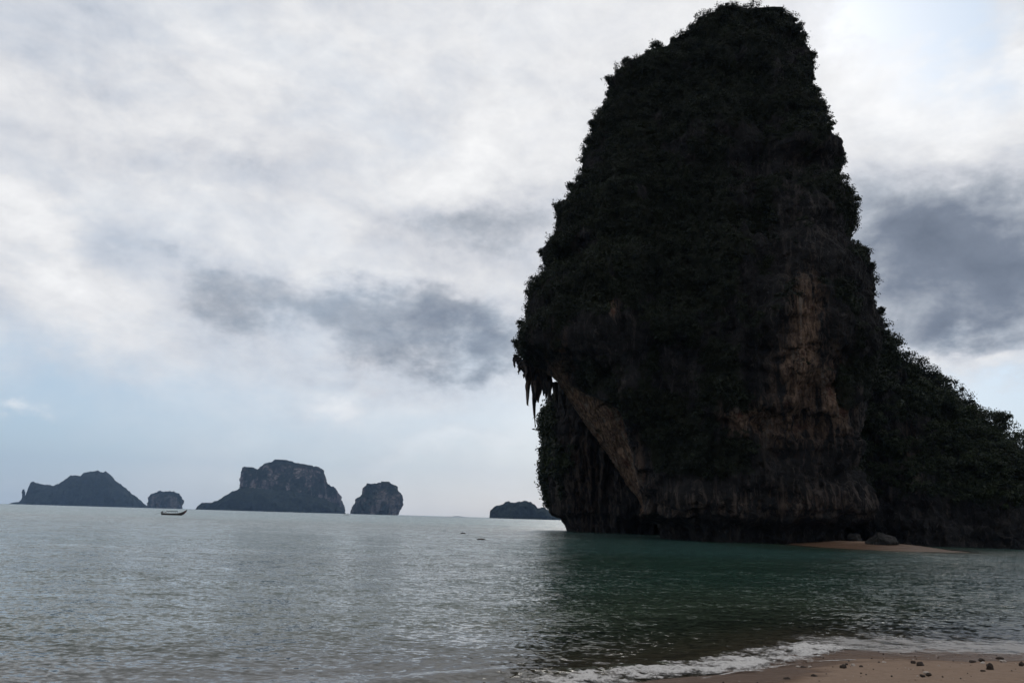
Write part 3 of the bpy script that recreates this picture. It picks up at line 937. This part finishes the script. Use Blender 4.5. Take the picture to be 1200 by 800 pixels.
SETS = [('small tree on the flat summit of the tall limestone tower', 'trees on the summit of the tower',
         [(850, 20, 1.5, 1.1, 0), (885, 17, 1.3, 1.2, 0), (915, 17, 1.3, 1.2, 0)]),
        ('small tree on the sloping shoulder just below the tower summit', 'trees on the sloping shoulder',
         [(811, 36, 2.6, 1.1, 0), (789, 50, 1.9, 0.8, -.1), (765, 52, 2.3, 1.2, 0), (733, 76, 1.9, 1.0, -.1), (713, 100, 1.8, 1.0, -.3)]),
        ('shrubby tree leaning out from the tower edge above the cave', 'trees on the seaward edge',
         [(692, 150, 2.0, 0.9, -.5), (689, 172, 2.2, 1.0, -.5), (666, 224, 2.0, 1.0, -.4), (651, 248, 2.2, 1.0, -.5), (634, 300, 2.0, 1.0, -.5)]),
        ('bush hanging on the overhang lip just above the stalactites', 'bushes on the overhang lip',
         [(618, 345, 1.9, 0.9, -.6), (607, 384, 1.9, 1.0, -.6), (603, 410, 1.6, 1.0, -.6)]),
        ('small tree on the steep tower edge above the side ridge', 'trees on the landward edge',
         [(940, 32, 1.8, 1.0, .3), (955, 70, 1.8, 0.9, .4), (958, 105, 1.7, 0.9, .4), (976, 145, 2.0, 1.0, .4), (991, 195, 1.7, 0.8, .5), (1003, 240, 2.4, 1.1, .4), (1022, 318, 1.6, 0.8, .4), (1035, 365, 1.5, 0.8, .4)])]
kt = 0
for lab_, grp_, lst_ in SETS:
    for a, b, h, s_ , lx in lst_:
        edge_tree(a, b, LM, h, s_, 300 + kt, lab_, grp_, M_LEAF, (lx, 0))
        kt += 1
RID = 'bushy tree on the crest of the lower side ridge'
for i, (a, b, h, s) in enumerate([(1050, 411, 3.4, 1.9), (1064, 426, 3.2, 1.8), (1079, 431, 3.6, 2.2), (1093, 444, 3.4, 2.2), (1103, 456, 3.0, 1.9), (1118, 464, 3.6, 2.4), (1134, 479, 3.8, 2.2), (1146, 491, 3.2, 2.2), (1162, 497, 3.8, 2.6), (1180, 510, 3.8, 2.4), (1194, 524, 3.4, 2.2)]):
    edge_tree(a, b, LR, h, s, 400 + i, RID, 'trees along the crest of the ridge', M_LEAF2)

# ------------------------------------------------------------------ boulders, beach stones
M_STONE = rock_material('boulder_stone', (0.010, 0.0095, 0.009), 1.5, 0.6)
M_PEBBLE = simple_mat('dark_stone', (0.030, 0.021, 0.016), 0.75, 0.2, 0.4, 30, 0.4)
M_SHELL = simple_mat('pale_stone', (0.36, 0.31, 0.27), 0.7, 0.3, 0.2, 30, 0.4)

def boulder(name, base, size, seed, mat, label, cat, group=None, sub=4, rough=0.28, sink=0.25):
    bm = bmesh.new()
    bmesh.ops.create_icosphere(bm, subdivisions=sub, radius=1.0)
    V = np.array([v.co[:] for v in bm.verts])
    F_ = np.array([[v.index for v in f.verts] for f in bm.faces])
    bm.free()
    n = V.copy()
    # chip flat facets off the ball, then roughen
    r = np.random.default_rng(seed)
    for _ in range(9):
        d = r.normal(size=3); d /= np.linalg.norm(d)
        c = 0.62 + 0.25 * r.random()
        s = V @ d
        V = V - np.maximum(s - c, 0)[:, None] * d
    V = V * (1 + rough * 0.6 * fbm(n * 1.5 + seed, 4, seed))[:, None]
    V = V * np.array(size) * 0.5 * 1.25
    V[:, 2] += size[2] * (0.5 - sink)
    k = len(V)
    o = mesh_obj(name, V + np.array(base), F_, mat, None, attrs={'veg': [0] * k, 'tan': [0.0] * k, 'pale': [0.0] * k}, loc=base, smooth=True)
    return tag(o, label, cat, group)

b0 = on_ground(1032, 637, 0.6)
zb = float(spit_z(b0[0], b0[1]))
boulder('boulder', (b0[0], b0[1], zb), (3.1, 2.8, 2.2), 6, M_STONE, 'large grey angular boulder lying on the sand spit below the tower', 'boulder', sub=5, rough=0.3, sink=0.42)
b1 = on_ground(1009, 635, 0.6)
boulder('boulder', (b1[0], b1[1] + 2, float(spit_z(b1[0], b1[1] + 2))), (1.5, 1.4, 1.2), 9, M_STONE, 'smaller rounded boulder leaning against the large one on the spit', 'boulder', sub=4, rough=0.4)
c0 = on_ground(542, 625.0)  # two solid lumps stand in for dark wave crests on the open water
boulder('crest_lump', tuple(c0), (0.8, 0.6, 0.28), 21, M_PEBBLE, 'small dark lump standing in for a wave crest in open water, the farther of two', 'rock', rough=0.3, sink=0.52)
c0 = on_ground(564, 632.0)
boulder('crest_lump', tuple(c0), (0.8, 0.6, 0.24), 22, M_PEBBLE, 'small dark lump standing in for a wave crest in open water, the nearer of two', 'rock', rough=0.3, sink=0.52)

def beach_stone(px_, py_, wpx, hpx, mat, seed, label, group):
    z = 0.2
    for _ in range(6):
        p = on_ground(px_, py_, z); z = float(beach_z(p[0], p[1]))
    d = np.linalg.norm(p - CAM)
    k = d / F_PX
    boulder('beach_stone', tuple(p), (wpx * k * 0.64, wpx * k * 0.55, hpx * k * 0.85), seed, mat, label, 'stone', group, sub=3, rough=0.45, sink=0.28)

PL = 'small pale stone lying on the wet beach sand'
kt = 0
for lab_, lst_ in (('dark stone on bare brown sand just below the foam', [(923, 797, 11, 5), (954, 793, 9, 5)]),
                   ('thin dark stone lying between two pale chips', [(942, 782.5, 9, 3)]),
                   ('dark stone in the loose cluster around a single pale stone', [(988, 783, 8, 6), (992, 779, 4, 3), (1009, 782, 5, 4)]),
                   ('tiny dark chip touching a flat pale chip', [(1030, 777, 4, 3)]),
                   ('dark stone, one of two lying close side by side', [(1070, 778, 6, 5), (1079, 780, 9, 6)]),
                   ('low dark stone with a pale chip resting behind it', [(1081, 792, 7, 3), (1088, 791, 7, 4)]),
                   ('dark stone lying around the pyramid-shaped stone', [(1150, 774, 8, 4), (1140, 777, 9, 4), (1152, 787, 6, 3), (1172, 772, 9, 3)]),
                   ('lone dark stone lying apart beyond the pyramid-shaped stone', [(1197, 779, 7, 4)])):
    for a, b, wp, hp in lst_:
        beach_stone(a, b, wp, hp, M_PEBBLE, 500 + kt, lab_, lab_ + ' set' if len(lst_) > 1 else None)
        kt += 1
beach_stone(1160, 784, 12, 8, M_PEBBLE, 530, 'largest dark stone on the beach, pointed like a small pyramid', None)
for i, (a, b, wp, hp) in enumerate([(1000, 780, 6, 4), (1036, 777, 6, 3), (1086, 789, 8, 3), (1152, 778, 7, 4), (1175, 775, 9, 3), (936, 781, 6, 2), (949, 781, 5, 2)]):
    beach_stone(a, b, wp, hp, M_SHELL, 560 + i, PL, 'pale stones on the beach')

lr = np.random.default_rng(77)
nl = 900
lx, lo = lr.uniform(-4, 14, nl), 0.4 + 5.5 * lr.random(nl) ** 1.3
ly = shore_y(lx) - lo
lz = beach_z(lx, ly)
tet = np.array([(1, 0, 0.1), (-0.5, 0.8, 0), (-0.6, -0.7, 0.05), (0, 0.1, 0.7), (0, 0, -0.4)])
tf = np.array([(0, 1, 3), (1, 2, 3), (2, 0, 3), (1, 0, 4), (2, 1, 4), (0, 2, 4)])
ang = lr.uniform(0, 6.28, nl); sz = 0.006 + 0.022 * lr.random(nl) ** 2.5
LV = np.stack([tet[None, :, 0] * np.cos(ang)[:, None] - tet[None, :, 1] * np.sin(ang)[:, None], tet[None, :, 0] * np.sin(ang)[:, None] + tet[None, :, 1] * np.cos(ang)[:, None], np.repeat(tet[None, :, 2], nl, 0)], -1) * sz[:, None, None]
LV = LV + np.stack([lx, ly, lz + 0.01], -1)[:, None]
half = lr.random(nl) < 0.6
for nm_, sel_, mt_, lb_ in (('shell_litter', ~half, M_SHELL, 'pale broken shell bits strewn over the sand'), ('dark_litter', half, M_PEBBLE, 'dark gravel specks strewn over the sand')):
    k_ = int(sel_.sum())
    tag(mesh_obj(nm_, LV[sel_].reshape(-1, 3), (tf[None] + 5 * np.arange(k_)[:, None, None]).reshape(-1, 3), mt_, smooth=False), lb_, 'litter', kind='stuff')

# ------------------------------------------------------------------ far islands
def island_arch(name, prof, D, depth, parent, mat, seed, bare=0.0, nx=160, na=60, rough=6.0, px_pow=0.75):
    prof = np.array(prof, float)
    azc = math.atan2(*(ray(prof[:, 0].mean(), 606)[:2]))
    vv = np.array([math.sin(azc), math.cos(azc), 0]); uu = np.array([math.cos(azc), -math.sin(azc), 0])
    pts = np.array([on_plane(a, b, D, azc) for a, b in prof])
    pu = pts @ uu
    x = np.linspace(pu[0], pu[-1], nx)
    h = np.maximum(np.interp(x, pu, pts[:, 2]), 0.5) + 2.0
    a = np.linspace(0, math.pi, na)
    u = (x - x[0]) / (x[-1] - x[0])
    wd = depth * (np.maximum(np.sin(math.pi * np.clip(u, 0.002, 0.998)), 0.0) ** 0.5) + 4
    Vv = D - wd[:, None] * np.cos(a)[None, :]
    Zv = h[:, None] * np.sin(a)[None, :] ** px_pow - 2.0
    Uv = x[:, None] * (1 + 0.6 * (Vv / D - 1))
    P = Uv[..., None] * uu + Vv[..., None] * vv + Zv[..., None] * np.array([0, 0, 1.0])
    nn = fbm(P / 90.0, 3, seed) ; n2_ = fbm(P / 24.0, 4, seed + 5)
    crest = np.sin(a)[None, :]
    P -= ((nn * 26 + n2_ * 12) * (1 - 0.4 * crest))[..., None] * vv
    P[..., 2] += (nn * 0.6 + n2_ * 2.2) * rough * np.clip(h / 60, 0.08, 1)[:, None] * crest * 0.6
    return mesh_obj(name, P.reshape(-1, 3), grid_faces(nx, na), mat, parent, attrs={'bare': np.full(nx * na, bare)})

def island_loft(name, left, right, D, parent, seed, bare=1.0, sc=18.0, bf=0.4):
    L = loft(left, right, D, 0.0, bf, 0.45, 2.6, 200, 130, (1.6, 0.5, 0.35), sc, seed, 0.7, zbot=-6, notch=0.0)
    z = L['P'][..., 2]
    b = bare * np.ones_like(z) * (1 - 0.8 * sstep(0.78, 0.97, z / L['ztop'])) * (1 - 0.9 * sstep(0.35, 0.7, L['N'][..., 2]))
    return loft_mesh(name, L, M_ISL_CLIFF, parent, {'bare': b})

def island(px_, py_, D, label):
    p = on_plane(px_, py_, D); p[2] = 0
    return empty('island', tuple(p), label, 'island')

i1 = island(90, 592, 7130, 'long low hazy island with wooded humped ridge and thin sea stack')
island_arch('forest_slope', [(9, 591), (13, 589), (17, 588.5), (22, 588), (25, 585), (30, 580), (33, 572), (36, 565.5), (40, 565), (48, 568), (56, 569), (63, 569.5), (71, 566), (83, 557.5), (94, 558), (98, 554.5), (115, 551.5), (118, 553.5), (124, 553), (130, 556.5), (134, 562.5), (144, 570), (155, 579.5), (165, 586.5), (174, 594)],
            7130, 400, i1, M_ISL_WOOD, 5, nx=260)
island_loft('sea_stack', [(27, 573), (26, 577), (26.4, 581), (24.5, 587), (23, 592)], [(28, 573), (29.2, 577), (28.6, 581), (30, 587), (32, 592)], 7068, i1, 6, 0.4, 6.0)
i2 = island(194, 595, 6510, 'small blocky flat-topped island beside the long island')
island_loft('cliff', [(187, 575.6), (183, 577), (181, 578.5), (176, 580), (174, 584), (173.6, 590), (173.5, 600)], [(190, 575.6), (196, 577.5), (206, 577.6), (210, 579), (213, 583.5), (214.2, 589), (213.5, 594), (215.5, 600)], 6510, i2, 15, 0.55)
i3 = island(318, 599, 5115, 'largest island with sheer pale cliffs above a wooded apron')
island_arch('forest_slope', [(229, 597.5), (231, 593), (236, 590), (250, 588.5), (256, 586), (264, 581), (272, 576.5), (280, 572), (300, 572), (330, 575), (355, 578), (380, 585), (398, 594), (406, 602)], 4960, 200, i3, M_ISL_WOOD, 25, nx=220)
island_loft('cliff', [(290, 547), (286, 549), (283.5, 554), (281.5, 560), (282, 571), (282, 605)], [(297, 547.5), (302, 551), (318, 560), (320, 605)], 5115, i3, 31)
island_loft('cliff', [(322, 538.4), (314, 541.5), (306, 546), (301, 552), (298, 562), (296, 605)], [(336, 538.6), (346, 541.5), (354, 544.5), (362, 546), (373, 549), (378, 552), (381, 559), (383, 570), (384, 605)], 5146, i3, 32)
island_loft('cliff', [(382, 567), (372, 572), (368, 605)], [(386, 568), (393, 572), (398, 579), (402, 589), (404, 597), (404, 606)], 5084, i3, 33)
i4 = island(442, 602, 4495, 'rounded dome-shaped rocky island with steep sides')
island_loft('cliff', [(446, 564.3), (438, 566), (431, 567), (427, 571), (424, 579), (418, 585), (415, 592), (411.5, 600), (411, 608)], [(456, 564), (461, 567), (465, 572), (469, 578), (471, 586), (472, 592), (468.5, 599), (464.5, 604), (464, 608)], 4495, i4, 45, 0.75)
i5 = island(610, 607, 3255, 'low wooded island beside the foot of the tall tower')
island_arch('forest_slope', [(573.5, 607.5), (574.2, 598), (578, 594.5), (584, 593), (590, 590), (594, 588), (598, 588.5), (601, 590), (606, 588.5), (614, 587.8), (620, 589.5), (626, 593), (630, 596.5), (636, 594.5), (644, 598), (656, 604), (664, 609)], 3255, 110, i5, M_ISL_WOOD, 55, nx=200, px_pow=0.45)
i6 = island(537, 605, 8680, 'very faint low islet sitting on the open horizon')
island_arch('forest_slope', [(529, 606), (531, 604.6), (536, 604.4), (541, 604.8), (546, 606)], 8680, 60, i6, M_ISL_WOOD, 65, nx=40)

# ------------------------------------------------------------------ boats
M_HULL = simple_mat('dark_hull', (0.035, 0.028, 0.024), 0.6)
M_TRIM = simple_mat('pale_trim', (0.45, 0.42, 0.38), 0.6)
M_ROOF = simple_mat('canopy_cloth', (0.03, 0.04, 0.05), 0.8)
M_WHITE = simple_mat('white_hull', (0.8, 0.8, 0.8), 0.4)
M_ENG = simple_mat('engine_metal', (0.05, 0.05, 0.05), 0.4, 0.5)
M_CLOTH = simple_mat('pale_shirt', (0.42, 0.42, 0.42), 0.9)
M_RIB = simple_mat('prow_ribbon', (0.4, 0.05, 0.05), 0.8)

def bm_obj(name, bm, mat, parent):
    bmesh.ops.recalc_face_normals(bm, faces=bm.faces[:])
    me = bpy.data.meshes.new(name); bm.to_mesh(me); bm.free(); me.materials.append(mat)
    return link(bpy.data.objects.new(name, me), parent)

def bm_box(bm, c, s):
    r = bmesh.ops.create_cube(bm, size=1.0)
    bmesh.ops.scale(bm, vec=s, verts=r['verts'])
    bmesh.ops.translate(bm, vec=c, verts=r['verts'])

def bm_tube(bm, pts, rad, seg=8):
    pts = [Vector(p) for p in pts]
    rings = []
    for i, p in enumerate(pts):
        d = (pts[min(i + 1, len(pts) - 1)] - pts[max(i - 1, 0)]).normalized()
        q = d.to_track_quat('Z', 'Y')
        r_ = rad[i] if isinstance(rad, (list, tuple)) else rad
        rings.append([bm.verts.new(p + q @ Vector((r_ * math.cos(a), r_ * math.sin(a), 0))) for a in np.linspace(0, 2 * math.pi, seg, endpoint=False)])
    for a_, b_ in zip(rings, rings[1:]):
        for i in range(seg):
            bm.faces.new((a_[i], a_[(i + 1) % seg], b_[(i + 1) % seg], b_[i]))
    bm.faces.new(rings[0][::-1]); bm.faces.new(rings[-1])

def hull(stations, bm):
    """stations: (x, half beam, keel z, sheer z); open hull with thickness"""
    rings = []
    for x, b, k, s in stations:
        ring = []
        for sgn_t in np.linspace(-1, 1, 9):
            y = b * math.copysign(abs(sgn_t) ** 0.6, sgn_t)
            zz = k + (s - k) * abs(sgn_t) ** 2.2
            ring.append(bm.verts.new((x, y, zz)))
        for sgn_t in np.linspace(1, -1, 9):
            y = max(b - 0.07, 0.01) * math.copysign(abs(sgn_t) ** 0.6, sgn_t)
            zz = k + 0.10 + (s - k - 0.08) * abs(sgn_t) ** 2.2
            ring.append(bm.verts.new((x, y, zz)))
        rings.append(ring)
    n = len(rings[0])
    for a_, b_ in zip(rings, rings[1:]):
        for i in range(n):
            bm.faces.new((a_[i], a_[(i + 1) % n], b_[(i + 1) % n], b_[i]))
    bm.faces.new(rings[0][::-1]); bm.faces.new(rings[-1])

bp = on_ground(203, 603.3)
boat = empty('longtail_boat', tuple(bp), 'dark long-tail boat with upswept prow passing in front of the islands', 'boat')
boat.rotation_euler = (0, 0, math.radians(-4))
bm = bmesh.new()
hull([(-4.6, 0.45, 0.05, 0.75), (-4.0, 0.7, -0.15, 0.68), (-2.5, 0.85, -0.25, 0.60), (0, 0.9, -0.28, 0.60), (2.0, 0.8, -0.22, 0.72), (3.2, 0.55, -0.05, 1.0), (4.0, 0.32, 0.35, 1.4), (4.7, 0.14, 1.05, 1.85), (5.1, 0.05, 1.7, 2.2)], bm)
hl = bm_obj('hull', bm, M_HULL, boat)
bm = bmesh.new()
bm_tube(bm, [(-4.6, -0.46, 0.78), (-2.5, -0.87, 0.63), (0, -0.92, 0.63), (2, -0.82, 0.75), (3.2, -0.56, 1.03), (4.0, -0.33, 1.43), (4.7, -0.15, 1.88)], 0.05)
bm_obj('rub_rail', bm, M_TRIM, hl)
bm = bmesh.new()
xs_ = np.linspace(-2.4, 1.3, 8); ys_ = np.linspace(-0.85, 0.85, 7)
top_, bot_ = [], []
for x in xs_:
    top_.append([bm.verts.new((x, y, 1.42 + 0.14 * (1 - (y / 0.85) ** 2))) for y in ys_])
    bot_.append([bm.verts.new((x, y, 1.30 + 0.14 * (1 - (y / 0.85) ** 2))) for y in ys_])
for i in range(7):
    for j in range(6):
        bm.faces.new((top_[i][j], top_[i + 1][j], top_[i + 1][j + 1], top_[i][j + 1]))
        bm.faces.new((bot_[i][j], bot_[i][j + 1], bot_[i + 1][j + 1], bot_[i + 1][j]))
for i in range(7):
    for j in (0, 6):
        bm.faces.new((top_[i][j], top_[i + 1][j], bot_[i + 1][j], bot_[i][j]))
for j in range(6):
    for i in (0, 7):
        bm.faces.new((top_[i][j], top_[i][j + 1], bot_[i][j + 1], bot_[i][j]))
can = bm_obj('canopy', bm, M_ROOF, boat)
for x in (-2.3, -0.5, 1.2):
    for y in (-0.8, 0.8):
        bm = bmesh.new(); bm_tube(bm, [(x, y, 0.45), (x, y, 1.40)], 0.045, 6); bm_obj('post', bm, M_HULL, can)
for x in (-1.6, -0.6, 0.4, 1.6):
    bm = bmesh.new(); bm_box(bm, (x, 0, 0.42), (0.3, 1.5, 0.05)); bm_obj('bench', bm, M_TRIM, boat)
bm = bmesh.new(); bm_box(bm, (-4.35, 0, 1.05), (0.7, 0.42, 0.42)); bm_tube(bm, [(-4.4, 0, 0.7), (-4.4, 0, 0.95)], 0.08); bm_tube(bm, [(-4.2, 0, 1.28), (-4.2, 0, 1.5)], 0.11)
en = bm_obj('engine', bm, M_ENG, boat)
bm = bmesh.new(); bm_tube(bm, [(-4.6, 0, 1.0), (-6.2, 0, 0.4), (-7.6, 0, -0.15)], 0.05); bm_obj('drive_shaft', bm, M_ENG, en)
bm = bmesh.new(); bm_tube(bm, [(-4.0, 0, 1.1), (-3.2, 0.1, 1.25)], 0.03); bm_obj('tiller', bm, M_ENG, en)
bm = bmesh.new(); bm_tube(bm, [(4.65, -0.2, 1.4), (4.5, -0.3, 1.15), (4.55, -0.28, 0.85)], [0.09, 0.07, 0.03], 6); bm_obj('ribbon', bm, M_RIB, boat)

def person(base, label):
    V = [(0, 0, 0.93), (0, 0, 1.15), (0, 0, 1.38), (0, 0, 1.50), (0, 0, 1.60), (0.02, 0, 1.70),
         (0, 0.10, 0.88), (0.03, 0.11, 0.48), (0, 0.12, 0.06), (0.14, 0.13, 0.03), (0, -0.10, 0.88), (0.03, -0.11, 0.48), (0, -0.12, 0.06), (0.14, -0.13, 0.03),
         (0, 0.19, 1.38), (0.02, 0.24, 1.12), (0.14, 0.22, 0.90), (0.2, 0.21, 0.84), (0, -0.19, 1.38), (-0.06, -0.26, 1.14), (-0.22, -0.20, 1.05), (-0.30, -0.16, 1.06)]
    E = [(0, 1), (1, 2), (2, 3), (3, 4), (4, 5), (0, 6), (6, 7), (7, 8), (8, 9), (0, 10), (10, 11), (11, 12), (12, 13), (2, 14), (14, 15), (15, 16), (16, 17), (2, 18), (18, 19), (19, 20), (20, 21)]
    rad = [0.13, 0.13, 0.15, 0.055, 0.095, 0.08, 0.085, 0.06, 0.045, 0.035, 0.085, 0.06, 0.045, 0.035, 0.06, 0.045, 0.035, 0.03, 0.06, 0.045, 0.035, 0.03]
    me = bpy.data.meshes.new('body'); me.from_pydata(V, E, [])
    e = empty('person', base, label, 'person')
    o = bpy.data.objects.new('body', me); link(o, e)
    o.modifiers.new('skin', 'SKIN'); o.modifiers.new('sub', 'SUBSURF').levels = 1
    me.skin_vertices[0].data[0].use_root = True
    for i, r_ in enumerate(rad):
        me.skin_vertices[0].data[i].radius = (r_, r_)
    me.materials.append(M_CLOTH)
    return e

pm = Matrix.Rotation(math.radians(-4), 4, 'Z') @ Vector((-3.1, 0, -0.12))
person((bp[0] + pm.x, bp[1] + pm.y, bp[2] + pm.z), 'boatman in pale clothes standing at the stern of the long-tail boat')

wp = on_ground(405.5, 603.4)
wb = empty('motorboat', tuple(wp), 'tiny white motorboat in the gap between cliffy island and dome island', 'boat')
wb.rotation_euler = (0, 0, math.radians(10))
k_ = np.linalg.norm(wp) / F_PX * 5.5 / 9.0
bm = bmesh.new(); hull([(-4.2, 1.2, -0.3, 1.1), (-2, 1.4, -0.4, 1.1), (1, 1.35, -0.4, 1.3), (3, 0.8, -0.1, 1.6), (4.6, 0.1, 0.8, 1.9)], bm); o = bm_obj('hull', bm, M_WHITE, wb)
bm = bmesh.new(); bm_box(bm, (0.2, 0, 1.6), (2.4, 1.7, 1.1)); bm_box(bm, (-0.2, 0, 2.3), (3.4, 2.0, 0.12)); bmesh.ops.bevel(bm, geom=bm.edges[:], offset=0.05, segments=1); bm_obj('cabin', bm, M_WHITE, wb)
wb.scale = (1, 1, 1)

# ------------------------------------------------------------------ sea air
m, t = material('sea_air')
pv = t.n('ShaderNodeVolumePrincipled')
pv.inputs['Color'].default_value = (0.40, 0.62, 1.0, 1)
pv.inputs['Density'].default_value = 3.9e-5
pv.inputs['Anisotropy'].default_value = 0.0
t.t.links.new(pv.outputs[0], t.out.inputs['Volume'])
bm = bmesh.new()
bmesh.ops.create_cube(bm, size=1.0)
bmesh.ops.scale(bm, vec=(24000, 24000, 700), verts=bm.verts)
bmesh.ops.translate(bm, vec=(0, 0, 344.5), verts=bm.verts)
hz = bm_obj('haze', bm, m, None)
tag(hz, 'pale blue sea haze veiling the far islands', 'haze', kind='stuff')
